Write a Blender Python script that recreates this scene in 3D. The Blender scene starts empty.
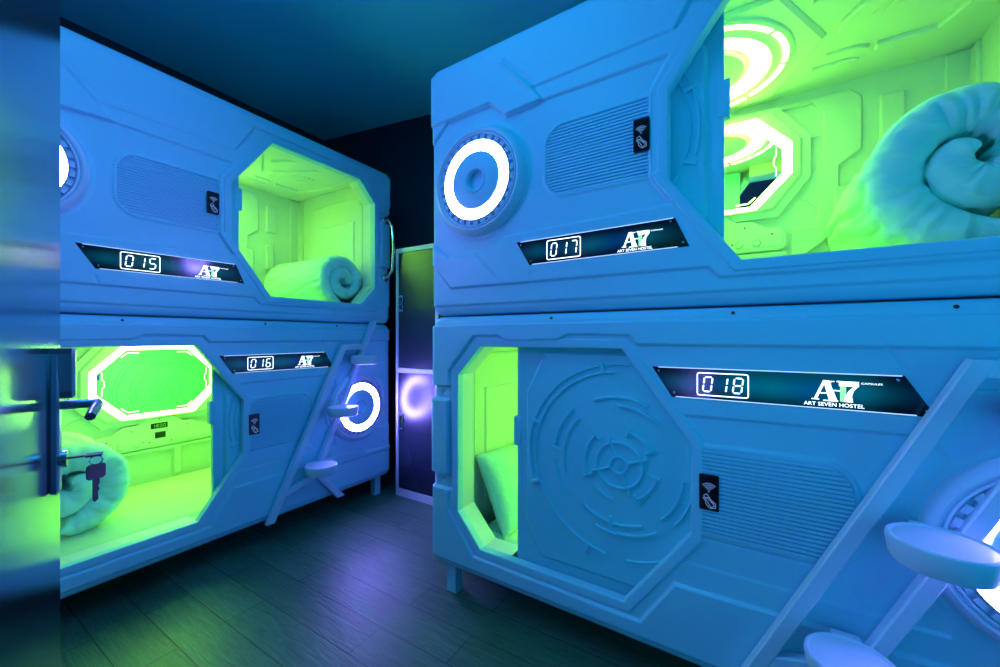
import bpy, bmesh, math, random
import numpy as np
from mathutils import Vector, Matrix, noise

PI = math.pi
R = math.radians
scene = bpy.context.scene
col = scene.collection
random.seed(7)

# ------------------------------------------------------------------ camera, world, exposure
cam_d = bpy.data.cameras.new('camera')
cam_d.sensor_width = 36.0
cam_d.lens = 393.4 / 1000 * 36.0
cam_d.shift_y = 3.2 / 1000
cam_d.clip_start = 0.02
cam = bpy.data.objects.new('camera', cam_d)
col.objects.link(cam)
cam.location = (0, 0, 1.1925)
cam.rotation_euler = (R(90), 0, R(31.58))
scene.camera = cam

world = bpy.data.worlds.new('world')
scene.world = world
world.use_nodes = True
world.node_tree.nodes['Background'].inputs[0].default_value = (0.0, 0.30, 0.65, 1)
world.node_tree.nodes['Background'].inputs[1].default_value = 0.06
scene.view_settings.view_transform = 'Standard'
scene.view_settings.look = 'None'
scene.view_settings.gamma = 1
scene.view_settings.use_curve_mapping = False
scene.view_settings.exposure = 0.0


def area_light(name, loc, rot, sx, sy, power, color, spread=180):
    d = bpy.data.lights.new(name, 'AREA')
    d.shape = 'RECTANGLE'
    d.size, d.size_y = sx, sy
    d.energy = power
    d.color = color
    d.spread = R(spread)
    o = bpy.data.objects.new(name, d)
    o.location = loc
    o.rotation_euler = rot
    col.objects.link(o)
    return o


RING_COL = (0.24, 0.19, 1.0)
RING_STR = 122.0
GREEN_COL = (0.30, 1.0, 0.10)
GREEN_STR = 19.0
TEAL = (0.0, 0.55, 1.0)
area_light('overhead_fill', (-1.0, 0.35, 3.02), (0, 0, 0), 0.9, 0.9, 13, TEAL)  # unseen fill added overhead to brighten the pod fronts and their relief
area_light('doorway_fill', (0.25, -1.2, 1.45), (R(90), 0, 0), 1.0, 1.6, 5, TEAL, 110)  # fill added behind the camera for the lower fronts, no fixture there
area_light('side_fill', (1.82, 0.62, 1.6), (R(112), 0, R(90)), 0.9, 2.0, 15, TEAL, 150)  # invented side fill, lifts the left stack and the ceiling


# ------------------------------------------------------------------ materials
def mat(name, base=(0.8, 0.8, 0.8), rough=0.5, metal=0.0, emit=None, strength=0.0, coat=0.0, bump=0.0, bscale=60, spec=0.5):
    m = bpy.data.materials.new(name)
    m.use_nodes = True
    nt = m.node_tree
    b = nt.nodes['Principled BSDF']
    b.inputs['Base Color'].default_value = (*base, 1)
    b.inputs['Roughness'].default_value = rough
    b.inputs['Metallic'].default_value = metal
    b.inputs['Coat Weight'].default_value = coat
    b.inputs['Specular IOR Level'].default_value = spec
    if emit:
        b.inputs['Emission Color'].default_value = (*emit, 1)
        b.inputs['Emission Strength'].default_value = strength
    if bump:
        tc = nt.nodes.new('ShaderNodeTexCoord')
        n = nt.nodes.new('ShaderNodeTexNoise')
        n.inputs['Scale'].default_value = bscale
        n.inputs['Detail'].default_value = 4
        bp = nt.nodes.new('ShaderNodeBump')
        bp.inputs['Strength'].default_value = bump
        bp.inputs['Distance'].default_value = 0.01
        nt.links.new(tc.outputs['Object'], n.inputs['Vector'])
        nt.links.new(n.outputs['Fac'], bp.inputs['Height'])
        nt.links.new(bp.outputs['Normal'], b.inputs['Normal'])
    return m


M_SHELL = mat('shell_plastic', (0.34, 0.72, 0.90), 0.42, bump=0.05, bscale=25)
M_LINER = mat('liner_plastic', (0.78, 0.80, 0.76), 0.45, bump=0.03, bscale=30)
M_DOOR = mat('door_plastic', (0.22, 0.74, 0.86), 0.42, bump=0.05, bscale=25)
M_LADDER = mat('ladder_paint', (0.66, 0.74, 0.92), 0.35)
M_RING = mat('ring_light_lens', (0.9, 0.9, 0.9), 0.3, emit=RING_COL, strength=RING_STR)
M_GREEN = mat('green_light_lens', (0.9, 0.9, 0.9), 0.3, emit=GREEN_COL, strength=GREEN_STR)
M_GSOFT = mat('green_soft_lens', (0.9, 0.9, 0.9), 0.3, emit=(0.6, 1.0, 0.4), strength=2.5)
M_BLACK = mat('black_acrylic', (0.006, 0.007, 0.01), 0.12)
M_TEXT = mat('lit_lettering', (0.9, 0.9, 0.9), 0.4, emit=(0.75, 0.85, 1.0), strength=2.2)
M_TEXTG = mat('pale_green_lettering', (0.5, 0.9, 0.4), 0.4, emit=(0.35, 0.9, 0.35), strength=1.0)
M_ICON = mat('printed_symbol', (0.35, 0.42, 0.55), 0.5, emit=(0.3, 0.42, 0.7), strength=0.25)
M_EDGE = mat('lit_panel_edge', (0.9, 0.9, 0.9), 0.3, emit=(0.4, 0.55, 1.0), strength=1.3)
M_SCREW = mat('screw_steel', (0.6, 0.6, 0.62), 0.25, metal=1)
M_CHROME = mat('polished_steel', (0.75, 0.77, 0.8), 0.12, metal=1)
M_DARKSTEEL = mat('dark_steel', (0.36, 0.38, 0.5), 0.28, metal=1)
M_MIRROR = mat('mirror_glass', (0.96, 0.95, 0.80), 0.02, metal=1)
M_DISPLAY = mat('display_dark', (0.02, 0.03, 0.01), 0.2)
M_DISPTXT = mat('display_digits', (0.3, 0.6, 0.15), 0.4, emit=(0.3, 0.9, 0.1), strength=0.35)
M_HOLE = mat('dark_hole', (0.02, 0.02, 0.02), 0.7)
M_LOCKFR = mat('locker_frame_paint', (0.72, 0.72, 0.8), 0.35)
M_LOCKDR = mat('locker_door_lacquer', (0.02, 0.025, 0.05), 0.27, spec=0.9)
M_WALLD = mat('wall_dark_paint', (0.03, 0.045, 0.07), 0.6, bump=0.05, bscale=40)
M_CEIL = mat('ceiling_paint', (0.08, 0.84, 0.88), 0.7, bump=0.05, bscale=30)
M_KEY = mat('key_blackened_metal', (0.02, 0.022, 0.03), 0.4, metal=0)


def sign_mat():
    m = mat('backlit_sign_glass', (0.004, 0.006, 0.012), 0.12)
    nt = m.node_tree
    b = nt.nodes['Principled BSDF']
    tc = nt.nodes.new('ShaderNodeTexCoord')
    sep = nt.nodes.new('ShaderNodeSeparateXYZ')
    nt.links.new(tc.outputs['Generated'], sep.inputs[0])
    # diffuse backlight bleeding between the digits and the lettering: bright down the middle
    w1 = nt.nodes.new('ShaderNodeMath'); w1.operation = 'MULTIPLY'; w1.inputs[1].default_value = PI
    nt.links.new(sep.outputs['Z'], w1.inputs[0])
    s1 = nt.nodes.new('ShaderNodeMath'); s1.operation = 'SINE'
    nt.links.new(w1.outputs[0], s1.inputs[0])
    p1 = nt.nodes.new('ShaderNodeMath'); p1.operation = 'POWER'; p1.inputs[1].default_value = 2.5
    nt.links.new(s1.outputs[0], p1.inputs[0])
    cr = nt.nodes.new('ShaderNodeValToRGB')
    e = cr.color_ramp.elements
    e[0].position = 0.0; e[0].color = (0, 0.004, 0.02, 1)
    e[1].position = 1.0; e[1].color = (0, 0.004, 0.02, 1)
    for p, c in ((0.14, (0.0, 0.045, 0.085)), (0.26, (0.0, 0.02, 0.07)), (0.5, (0.0, 0.055, 0.09)), (0.63, (0.0, 0.02, 0.11)),
                 (0.8, (0.0, 0.05, 0.085)), (0.93, (0.0, 0.01, 0.03))):
        k = e.new(p); k.color = (*c, 1)
    nt.links.new(sep.outputs['X'], cr.inputs[0])
    nt.links.new(cr.outputs[0], b.inputs['Emission Color'])
    mm = nt.nodes.new('ShaderNodeMath'); mm.operation = 'MULTIPLY'; mm.inputs[1].default_value = 1.3
    nt.links.new(p1.outputs[0], mm.inputs[0])
    nt.links.new(mm.outputs[0], b.inputs['Emission Strength'])
    return m


def fabric_mat(name, base, bump=0.35, scale=9.0, stretch=(1, 1, 1)):
    m = mat(name, base, 0.85)
    nt = m.node_tree
    b = nt.nodes['Principled BSDF']
    b.inputs['Sheen Weight'].default_value = 0.15
    tc = nt.nodes.new('ShaderNodeTexCoord')
    mp = nt.nodes.new('ShaderNodeMapping'); mp.inputs['Scale'].default_value = stretch
    n = nt.nodes.new('ShaderNodeTexNoise')
    n.inputs['Scale'].default_value = scale
    n.inputs['Detail'].default_value = 3
    n.inputs['Distortion'].default_value = 0.6
    n2 = nt.nodes.new('ShaderNodeTexNoise')
    n2.inputs['Scale'].default_value = 900
    ad = nt.nodes.new('ShaderNodeMath'); ad.operation = 'MULTIPLY_ADD'; ad.inputs[1].default_value = 0.03
    bp = nt.nodes.new('ShaderNodeBump')
    bp.inputs['Strength'].default_value = bump
    bp.inputs['Distance'].default_value = 0.03
    L = nt.links.new
    L(tc.outputs['Object'], mp.inputs[0]); L(mp.outputs[0], n.inputs['Vector'])
    L(tc.outputs['Object'], n2.inputs['Vector'])
    L(n2.outputs['Fac'], ad.inputs[0]); L(n.outputs['Fac'], ad.inputs[2])
    L(ad.outputs[0], bp.inputs['Height']); L(bp.outputs['Normal'], b.inputs['Normal'])
    return m


M_SIGN = sign_mat()
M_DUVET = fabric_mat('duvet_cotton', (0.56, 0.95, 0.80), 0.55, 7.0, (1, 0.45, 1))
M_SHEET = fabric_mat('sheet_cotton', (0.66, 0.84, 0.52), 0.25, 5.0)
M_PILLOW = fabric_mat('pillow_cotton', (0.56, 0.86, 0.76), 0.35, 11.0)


def floor_mat():
    m = mat('floor_vinyl_planks', (0.05, 0.05, 0.05), 0.35)
    nt = m.node_tree
    b = nt.nodes['Principled BSDF']
    L = nt.links.new
    tc = nt.nodes.new('ShaderNodeTexCoord')
    br = nt.nodes.new('ShaderNodeTexBrick')
    br.offset = 0.37
    br.inputs['Scale'].default_value = 1.0
    br.inputs['Brick Width'].default_value = 0.92
    br.inputs['Row Height'].default_value = 0.16
    br.inputs['Mortar Size'].default_value = 0.0018
    br.inputs['Mortar Smooth'].default_value = 0.2
    br.inputs['Color1'].default_value = (0.07, 0.16, 0.10, 1)
    br.inputs['Color2'].default_value = (0.105, 0.23, 0.15, 1)
    br.inputs['Mortar'].default_value = (0.015, 0.015, 0.015, 1)
    L(tc.outputs['Object'], br.inputs['Vector'])
    mp = nt.nodes.new('ShaderNodeMapping'); mp.inputs['Scale'].default_value = (4, 45, 1)
    L(tc.outputs['Object'], mp.inputs[0])
    n = nt.nodes.new('ShaderNodeTexNoise')
    n.inputs['Scale'].default_value = 1.4; n.inputs['Detail'].default_value = 8; n.inputs['Distortion'].default_value = 1.6
    L(mp.outputs[0], n.inputs['Vector'])
    mx = nt.nodes.new('ShaderNodeMix'); mx.data_type = 'RGBA'; mx.blend_type = 'MULTIPLY'
    mx.inputs[0].default_value = 0.75
    cr = nt.nodes.new('ShaderNodeValToRGB')
    cr.color_ramp.elements[0].position = 0.3; cr.color_ramp.elements[0].color = (0.35, 0.35, 0.35, 1)
    cr.color_ramp.elements[1].position = 0.7; cr.color_ramp.elements[1].color = (1, 1, 1, 1)
    L(n.outputs['Fac'], cr.inputs[0])
    L(br.outputs['Color'], mx.inputs[6]); L(cr.outputs[0], mx.inputs[7])
    L(mx.outputs[2], b.inputs['Base Color'])
    mr = nt.nodes.new('ShaderNodeMapRange')
    mr.inputs['To Min'].default_value = 0.30; mr.inputs['To Max'].default_value = 0.52
    L(n.outputs['Fac'], mr.inputs['Value']); L(mr.outputs[0], b.inputs['Roughness'])
    ad = nt.nodes.new('ShaderNodeMath'); ad.operation = 'MULTIPLY_ADD'; ad.inputs[1].default_value = -3.0
    L(br.outputs['Fac'], ad.inputs[0]); L(n.outputs['Fac'], ad.inputs[2])
    bp = nt.nodes.new('ShaderNodeBump'); bp.inputs['Strength'].default_value = 0.5; bp.inputs['Distance'].default_value = 0.0035
    L(ad.outputs[0], bp.inputs['Height']); L(bp.outputs['Normal'], b.inputs['Normal'])
    return m


def brushed_mat():
    m = mat('brushed_door_steel', (0.42, 0.47, 0.55), 0.16, metal=1)
    nt = m.node_tree
    b = nt.nodes['Principled BSDF']
    L = nt.links.new
    b.inputs['Anisotropic'].default_value = 0.0
    tc = nt.nodes.new('ShaderNodeTexCoord')
    mp = nt.nodes.new('ShaderNodeMapping'); mp.inputs['Scale'].default_value = (500, 1, 2.5)
    L(tc.outputs['Object'], mp.inputs[0])
    n = nt.nodes.new('ShaderNodeTexNoise'); n.inputs['Scale'].default_value = 1.0; n.inputs['Detail'].default_value = 2
    L(mp.outputs[0], n.inputs['Vector'])
    bp = nt.nodes.new('ShaderNodeBump'); bp.inputs['Strength'].default_value = 0.05; bp.inputs['Distance'].default_value = 0.002
    L(n.outputs['Fac'], bp.inputs['Height']); L(bp.outputs['Normal'], b.inputs['Normal'])
    return m


M_FLOOR = floor_mat()
M_BRUSH = brushed_mat()


# ------------------------------------------------------------------ mesh helpers
def FRONT(a, b, h): return (a, -h, b)


class MB:
    def __init__(self):
        self.v = []
        self.f = []

    def add(self, vs, fs):
        o = len(self.v)
        self.pc = getattr(self, 'pc', []) + [(o, len(self.f))]
        self.v += [tuple(p) for p in vs]
        self.f += [tuple(i + o for i in q) for q in fs]

    def loft(self, rings, cap0=True, cap1=True, closed=True):
        n = len(rings[0]); vs = []; fs = []
        for r in rings: vs += list(r)
        for k in range(len(rings) - 1):
            for i in range(n if closed else n - 1):
                j = (i + 1) % n
                fs.append((k * n + i, k * n + j, (k + 1) * n + j, (k + 1) * n + i))
        if cap0: fs.append(tuple(range(n)))
        if cap1: fs.append(tuple(reversed(range((len(rings) - 1) * n, len(rings) * n))))
        self.add(vs, fs)
        return self

    def box(self, x0, x1, y0, y1, z0, z1, bev=0.0):
        p = [(x0, z0), (x1, z0), (x1, z1), (x0, z1)]
        if bev:
            q = offset_poly(p, -bev)
            rings = [[(a, y0, b) for a, b in q], [(a, y0 + bev, b) for a, b in p],
                     [(a, y1 - bev, b) for a, b in p], [(a, y1, b) for a, b in q]]
        else:
            rings = [[(a, y0, b) for a, b in p], [(a, y1, b) for a, b in p]]
        return self.loft(rings)

    def plate(self, poly, h0, h1, bev=0.0, T=FRONT):
        """a slab on a plane: outline poly, from height h0 to h1, chamfered at h1"""
        r0 = [T(a, b, h0) for a, b in poly]
        rings = [r0]
        if bev:
            rings.append([T(a, b, h1 - (bev if h1 > h0 else -bev)) for a, b in poly])
            rings.append([T(a, b, h1) for a, b in offset_poly(poly, -bev)])
        else:
            rings.append([T(a, b, h1) for a, b in poly])
        return self.loft(rings)

    def tube(self, pts, r, n=10, caps=True):
        pts = [Vector(p) for p in pts]
        rings = []
        up = None
        for i, p in enumerate(pts):
            d = (pts[min(i + 1, len(pts) - 1)] - pts[max(i - 1, 0)]).normalized()
            if up is None:
                up = Vector((0, 0, 1)) if abs(d.z) < .9 else Vector((1, 0, 0))
            a = d.cross(up).normalized(); b = a.cross(d).normalized(); up = b
            rr = r[i] if isinstance(r, (list, tuple)) else r
            rings.append([tuple(p + a * math.cos(2 * PI * k / n) * rr + b * math.sin(2 * PI * k / n) * rr) for k in range(n)])
        return self.loft(rings, caps, caps)

    def lathe(self, prof, c, T=FRONT, n=96, cap0=False, cap1=False, a0=0.0):
        rings = []
        for r, h in prof:
            rings.append([T(c[0] + r * math.cos(a0 + 2 * PI * k / n), c[1] + r * math.sin(a0 + 2 * PI * k / n), h) for k in range(n)])
        return self.loft(rings, cap0, cap1)

    def arc(self, c, r, a0, a1, wd, h0, h1, T=FRONT, bev=0.003, seg=None, taper=1.0):
        """raised arc ribbon, trapezoid section"""
        seg = seg or max(2, int(abs(a1 - a0) / R(5)))
        rings = []
        for k in range(seg + 1):
            a = a0 + (a1 - a0) * k / seg
            ca, sa = math.cos(a), math.sin(a)
            q = []
            for rr, h in ((r - wd / 2, h0), (r - wd / 2 + bev, h1), (r + wd / 2 - bev, h1), (r + wd / 2, h0)):
                q.append(T(c[0] + rr * ca, c[1] + rr * sa, h))
            rings.append(q)
        return self.loft(rings)

    def bar(self, p, q, wd, h0, h1, T=FRONT, bev=0.002):
        """straight raised rib from p to q on a plane"""
        d = Vector((q[0] - p[0], q[1] - p[1])); L = d.length
        if L < 1e-6: return self
        d /= L; n = Vector((-d.y, d.x)) * wd / 2
        poly = [(p[0] - n.x, p[1] - n.y), (q[0] - n.x, q[1] - n.y), (q[0] + n.x, q[1] + n.y), (p[0] + n.x, p[1] + n.y)]
        return self.plate(poly, h0, h1, min(bev, wd * .45), T)

    def build(self, name, material, parent=None, smooth=False, autos=None):
        me = bpy.data.meshes.new(name)
        me.from_pydata(self.v, [], self.f)
        bm = bmesh.new(); bm.from_mesh(me)
        bmesh.ops.remove_doubles(bm, verts=bm.verts, dist=1e-6)
        bmesh.ops.recalc_face_normals(bm, faces=bm.faces)
        bm.to_mesh(me); bm.free()
        return link(name, me, material, parent, smooth, autos)


def build_each(mb, name, material, parent, **kw):
    """every piece of the builder as a part of its own"""
    out = []
    for i, (v0, f0) in enumerate(mb.pc):
        v1, f1 = mb.pc[i + 1] if i + 1 < len(mb.pc) else (len(mb.v), len(mb.f))
        q = MB(); q.v = mb.v[v0:v1]; q.f = [tuple(k - v0 for k in f) for f in mb.f[f0:f1]]
        out.append(q.build(name, material, parent, **kw))
    return out


def link(name, me, material, parent=None, smooth=False, autos=None):
    if material: me.materials.append(material)
    if smooth or autos:
        me.polygons.foreach_set('use_smooth', [True] * len(me.polygons))
        if autos: me.set_sharp_from_angle(angle=R(autos))
    o = bpy.data.objects.new(name, me)
    col.objects.link(o)
    if parent: o.parent = parent
    return o


def area2(p):
    return sum(p[i][0] * p[(i + 1) % len(p)][1] - p[(i + 1) % len(p)][0] * p[i][1] for i in range(len(p)))


def offset_poly(poly, d):
    """d > 0 grows the polygon"""
    s = 1 if area2(poly) > 0 else -1
    n = len(poly); out = []
    for i in range(n):
        p0 = Vector(poly[i - 1]); p1 = Vector(poly[i]); p2 = Vector(poly[(i + 1) % n])
        e1 = (p1 - p0).normalized(); e2 = (p2 - p1).normalized()
        n1 = Vector((e1.y, -e1.x)) * s; n2 = Vector((e2.y, -e2.x)) * s
        b = (n1 + n2); k = b.length
        if k < 1e-6: out.append((p1.x + n1.x * d, p1.y + n1.y * d)); continue
        b /= k
        c = max(0.3, b.dot(n1))
        out.append((p1.x + b.x * d / c, p1.y + b.y * d / c))
    return out


def rrect(x0, x1, y0, y1, r, n=6, corners=(1, 1, 1, 1)):
    """corners: bl, br, tr, tl"""
    out = []
    for k, (cx, cy, a) in enumerate(((x0, y0, PI), (x1, y0, 1.5 * PI), (x1, y1, 0), (x0, y1, .5 * PI))):
        if not corners[k]: out.append((cx, cy)); continue
        sx = r if cx == x0 else -r; sy = r if cy == y0 else -r
        for i in range(n + 1):
            t = a + .5 * PI * i / n
            out.append((cx + sx + r * math.cos(t), cy + sy + r * math.sin(t)))
    return out


def circle(c, r, n=24): return [(c[0] + r * math.cos(2 * PI * k / n), c[1] + r * math.sin(2 * PI * k / n)) for k in range(n)]


def tag(o, label=None, cat=None, group=None, kind=None):
    if label: o['label'] = label
    if cat: o['category'] = cat
    if group: o['group'] = group
    if kind: o['kind'] = kind
    return o


def empty(name, loc=(0, 0, 0), rz=0.0, parent=None):
    o = bpy.data.objects.new(name, None)
    o.empty_display_size = .1
    o.location = loc; o.rotation_euler = (0, 0, rz)
    col.objects.link(o)
    if parent: o.parent = parent
    return o


def children(o): return [c for c in bpy.data.objects if c.parent == o]


def copy_tree(o, parent=None):
    c = o.copy(); col.objects.link(c)
    c.parent = parent
    for ch in children(o): copy_tree(ch, c)
    return c


def text_mesh(mb, body, x0, x1, y, height, h0, h1, T=FRONT):
    """lettering from Blender's own font, fitted between x0 and x1"""
    cu = bpy.data.curves.new('txt', 'FONT'); cu.body = body; cu.size = 1.0; cu.resolution_u = 3
    cu.offset = 0.006
    o = bpy.data.objects.new('txt', cu); col.objects.link(o)
    dg = bpy.context.evaluated_depsgraph_get(); dg.update()
    me = bpy.data.meshes.new_from_object(o.evaluated_get(dg))
    xs = [v.co.x for v in me.vertices]; ys = [v.co.y for v in me.vertices]
    ax, bx, ay, by = min(xs), max(xs), min(ys), max(ys)
    f = lambda p: (x0 + (p.x - ax) / (bx - ax) * (x1 - x0), y + (p.y - ay) / (by - ay) * height)
    vs = [T(*f(v.co), h1) for v in me.vertices]
    mb.add(vs, [tuple(p.vertices) for p in me.polygons])
    bpy.data.objects.remove(o); bpy.data.meshes.remove(me); bpy.data.curves.remove(cu)


# ------------------------------------------------------------------ height field for moulded fronts
POD_L, POD_H, POD_D = 2.161, 1.150, 1.08
W_BACK, V_TOP, U_A, U_B, V_FLOOR = 1.02, 1.0885, 0.117, 2.044, 0.05


def sdist(U, V, poly):
    """signed distance, positive inside"""
    d = np.full(U.shape, 1e9); ins = np.zeros(U.shape, bool)
    n = len(poly)
    for i in range(n):
        ax, ay = poly[i]; bx, by = poly[(i + 1) % n]
        ex, ey = bx - ax, by - ay
        t = np.clip(((U - ax) * ex + (V - ay) * ey) / (ex * ex + ey * ey + 1e-12), 0, 1)
        d = np.minimum(d, np.hypot(U - ax - t * ex, V - ay - t * ey))
        c = ((ay > V) != (by > V)) & (U < (bx - ax) * (V - ay) / ((by - ay) if by != ay else 1e-12) + ax)
        ins ^= c
    return np.where(ins, d, -d)


def step(U, V, poly, wd=0.0065):
    t = np.clip(sdist(U, V, poly) / wd + .5, 0, 1)
    return t * t * (3 - 2 * t)


def groove(U, V, pts, wd=0.004):
    d = np.full(U.shape, 1e9)
    for (ax, ay), (bx, by) in zip(pts[:-1], pts[1:]):
        ex, ey = bx - ax, by - ay
        t = np.clip(((U - ax) * ex + (V - ay) * ey) / (ex * ex + ey * ey), 0, 1)
        d = np.minimum(d, np.hypot(U - ax - t * ex, V - ay - t * ey))
    return np.exp(-(d / wd) ** 2)


def front_shell(name, relief, opening, ring_c):
    nu, nv = 541, 289
    us = np.linspace(0, POD_L, nu); vs = np.linspace(0, POD_H, nv)
    U, V = np.meshgrid(us, vs)
    H = relief(U, V)
    # flat seat under the ring light
    dr = np.hypot(U - ring_c[0], V - ring_c[1])
    t = np.clip((0.25 - dr) / .01 + .5, 0, 1); H = H * (1 - t) + 0.0 * t
    # rolled outer edge
    rr = 0.032
    d = np.minimum(np.minimum(U, POD_L - U), np.minimum(V, POD_H - V))
    e = np.clip(rr - d, 0, rr)
    Y = -H + rr - np.sqrt(np.maximum(rr * rr - e * e, 0))
    # rounded corners of the outline
    X, Z = U.copy(), V.copy(); rc = 0.045
    for sx in (0, 1):
        for sz in (0, 1):
            cx = rc if sx == 0 else POD_L - rc; cz = rc if sz == 0 else POD_H - rc
            a = (cx - U) if sx == 0 else (U - cx); b = (cz - V) if sz == 0 else (V - cz)
            m = (a > 0) & (b > 0)
            k = np.where(m, np.maximum(a, b) / np.maximum(np.hypot(a, b), 1e-9), 1)
            X = np.where(m, cx + (U - cx) * k, X); Z = np.where(m, cz + (V - cz) * k, Z)
    co = np.stack([X, Y, Z], -1).reshape(-1, 3)
    idx = np.arange(nu * nv).reshape(nv, nu)
    cu = (U[:-1, :-1] + U[1:, 1:]) / 2; cv = (V[:-1, :-1] + V[1:, 1:]) / 2
    keep = sdist(cu, cv, opening) < -0.014
    q = np.stack([idx[:-1, :-1], idx[:-1, 1:], idx[1:, 1:], idx[1:, :-1]], -1)[keep]
    # sides back to the wall
    border = list(idx[0, :]) + list(idx[1:, -1]) + list(idx[-1, -2::-1]) + list(idx[-2:0:-1, 0])
    n0 = len(co); nb = len(border)
    levels = (0.06, 0.5, POD_D)
    ext = []; fs = []
    prev = border
    for lv in levels:
        cur = list(range(n0 + len(ext), n0 + len(ext) + nb))
        ext += [(co[b][0], lv, co[b][2]) for b in border]
        for i in range(nb):
            j = (i + 1) % nb
            fs.append((prev[j], prev[i], cur[i], cur[j]))
        prev = cur
    fs.append(tuple(prev))
    me = bpy.data.meshes.new(name)
    used = np.concatenate([co, np.array(ext)])
    me.from_pydata(used.tolist(), [], q.tolist() + fs)
    bm = bmesh.new(); bm.from_mesh(me)
    bmesh.ops.delete(bm, geom=[v for v in bm.verts if not v.link_faces], context='VERTS')
    bm.to_mesh(me); bm.free()
    me.polygons.foreach_set('use_smooth', [True] * len(me.polygons))
    me.set_sharp_from_angle(angle=R(60))
    return me


def relief_upper(U, V):
    H = np.full(U.shape, 0.007)
    low = [(-.1, .81), (.02, .809), (.107, .879), (.34, .889), (.422, .814), (.59, .826), (1.048, .825), (.991, .735),
           (.991, .438), (1.06, .335), (.407, .317), (.355, .266), (.269, .26), (.107, .265), (-.1, .42)]
    H -= .009 * step(U, V, low)
    T = [(-.1, .889), (.107, .882), (.34, .889), (.422, .816), (.59, .826), (.541, .888), (1.066, .90), (1.115, .978),
         (1.16, 1.06), (1.87, 1.065), (2.045, .9), (2.3, .88), (2.3, 1.3), (-.1, 1.3)]
    H += .011 * step(U, V, T)
    W = [(.541, .888), (.40, 1.03), (.30, 1.3), (2.3, 1.3), (2.3, .95), (1.2, .95), (1.066, .90)]
    H -= .005 * step(U, V, W) * np.clip((1.06 - V) / .14, 0, 1)
    H -= .008 * step(U, V, [(-.1, -.1), (-.1, .252), (-.003, .252), (.125, .12), (1.162, .119), (1.195, .085), (2.0, .085), (2.06, .13), (2.3, .13), (2.3, -.1)])
    H -= .005 * groove(U, V, [(.269, .26), (.37, .154)], .004)
    H -= .005 * groove(U, V, [(-.003, .337), (.107, .265)], .004)
    H -= .005 * groove(U, V, [(.107, .879), (.02, .80)], .004)
    H -= .004 * groove(U, V, [(.541, .124), (.532, .155)], .004)
    H += .006 * step(U, V, [(.99, .445), (.99, .43), (1.06, .335), (1.09, .36), (1.02, .45)])
    # slanting crease of the left top panel
    cr = [(.40, 1.03), (.541, .886)]
    H += .006 * groove(U, V, cr, .007)
    H -= .004 * groove(U, V, [(a + .012, b + .012) for a, b in cr], .006)
    # vent recess with a rounded lip
    vent = rrect(.594, .989, .44, .716, .085, 8, (1, 0, 0, 1))
    H += .005 * step(U, V, offset_poly(vent, .006), .006)
    H -= .020 * step(U, V, offset_poly(vent, -.008), .006)
    # side block with the grab handle
    H -= .022 * step(U, V, [(2.045, .36), (2.3, .36), (2.3, .84), (2.045, .84)])
    H += .026 * step(U, V, [(2.055, .427), (2.3, .427), (2.3, .769), (2.055, .769)])
    for v in (.395, .80):
        H -= .008 * np.clip(1 - np.hypot(U - 2.10, V - v) / .012, 0, 1)
    # top and bottom lips
    H -= .014 * step(U, V, [(-.1, 1.108), (2.3, 1.112), (2.3, 1.3), (-.1, 1.3)])
    H -= .008 * step(U, V, [(-.1, -.1), (2.3, -.1), (2.3, .042), (-.1, .042)])
    return H


def relief_lower(U, V):
    H = np.full(U.shape, 0.007)
    C1 = [(.11, .27), (.25, .096), (.956, .087), (1.065, .252), (1.9, .26), (1.925, .23), (2.3, .229), (2.3, 1.03),
          (.947, 1.03), (.922, 1.063), (.689, 1.066), (.652, 1.045), (.415, 1.042), (.378, 1.064), (.252, 1.061), (.112, .903)]
    H -= .011 * step(U, V, C1)
    C2 = [(1.035, .81), (1.091, .803), (1.65, .808), (1.68, .76), (1.68, .33), (1.03, .33), (1.128, .42), (1.128, .71)]
    H -= .006 * step(U, V, C2)
    H += .006 * step(U, V, [(1.128, .418), (1.45, .418), (1.55, .33), (1.03, .33)]) * .6
    H += .006 * step(U, V, [(1.55, .26), (1.62, .46), (1.737, .463), (1.808, .386), (2.3, .387), (2.3, .2), (1.55, .2)])
    H -= .004 * groove(U, V, [(1.573, 1.03), (1.606, .972)], .004)
    H -= .004 * groove(U, V, [(1.72, .93), (1.80, .93), (1.86, .95)], .004)
    vent = rrect(1.132, 1.515, .430, .712, .085, 8, (0, 1, 1, 0))
    H += .006 * step(U, V, offset_poly(vent, .006), .006)
    H -= .015 * step(U, V, offset_poly(vent, -.008), .006)
    H -= .022 * step(U, V, [(-.1, .36), (.118, .36), (.118, .83), (-.1, .83)])
    H += .028 * step(U, V, [(-.1, .427), (.108, .427), (.108, .769), (-.1, .769)])
    for v in (.393, .80):
        H -= .010 * np.clip(1 - np.hypot(U - .068, V - v) / .012, 0, 1)
    H -= .014 * step(U, V, [(-.1, 1.108), (2.3, 1.112), (2.3, 1.3), (-.1, 1.3)])
    H -= .008 * step(U, V, [(-.1, -.1), (2.3, -.1), (2.3, .035), (-.1, .035)])
    return H


OPEN_U = [(1.25, .133), (1.876, .133), (2.0, .26), (2.0, .88), (1.865, 1.015), (1.262, 1.015), (1.047, .714), (1.047, .42)]
OPEN_L = [(.285, .133), (.900, .133), (1.112, .424), (1.112, .712), (.892, 1.015), (.285, 1.015), (.161, .884), (.161, .272)]


def opening_frame(name, op, y0, parent):
    m = MB()
    prof = [(.036, y0 + .006), (.034, y0 - .002), (.031, y0 - .0045), (.006, y0 - .0045), (.002, y0 - .003), (0, y0), (-.002, .034), (.040, .034)]
    rings = [[(a, y, b) for a, b in offset_poly(op, d)] for d, y in prof]
    m.loft(rings, False, False)
    return m.build(name, M_SHELL, parent, autos=25)


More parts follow.
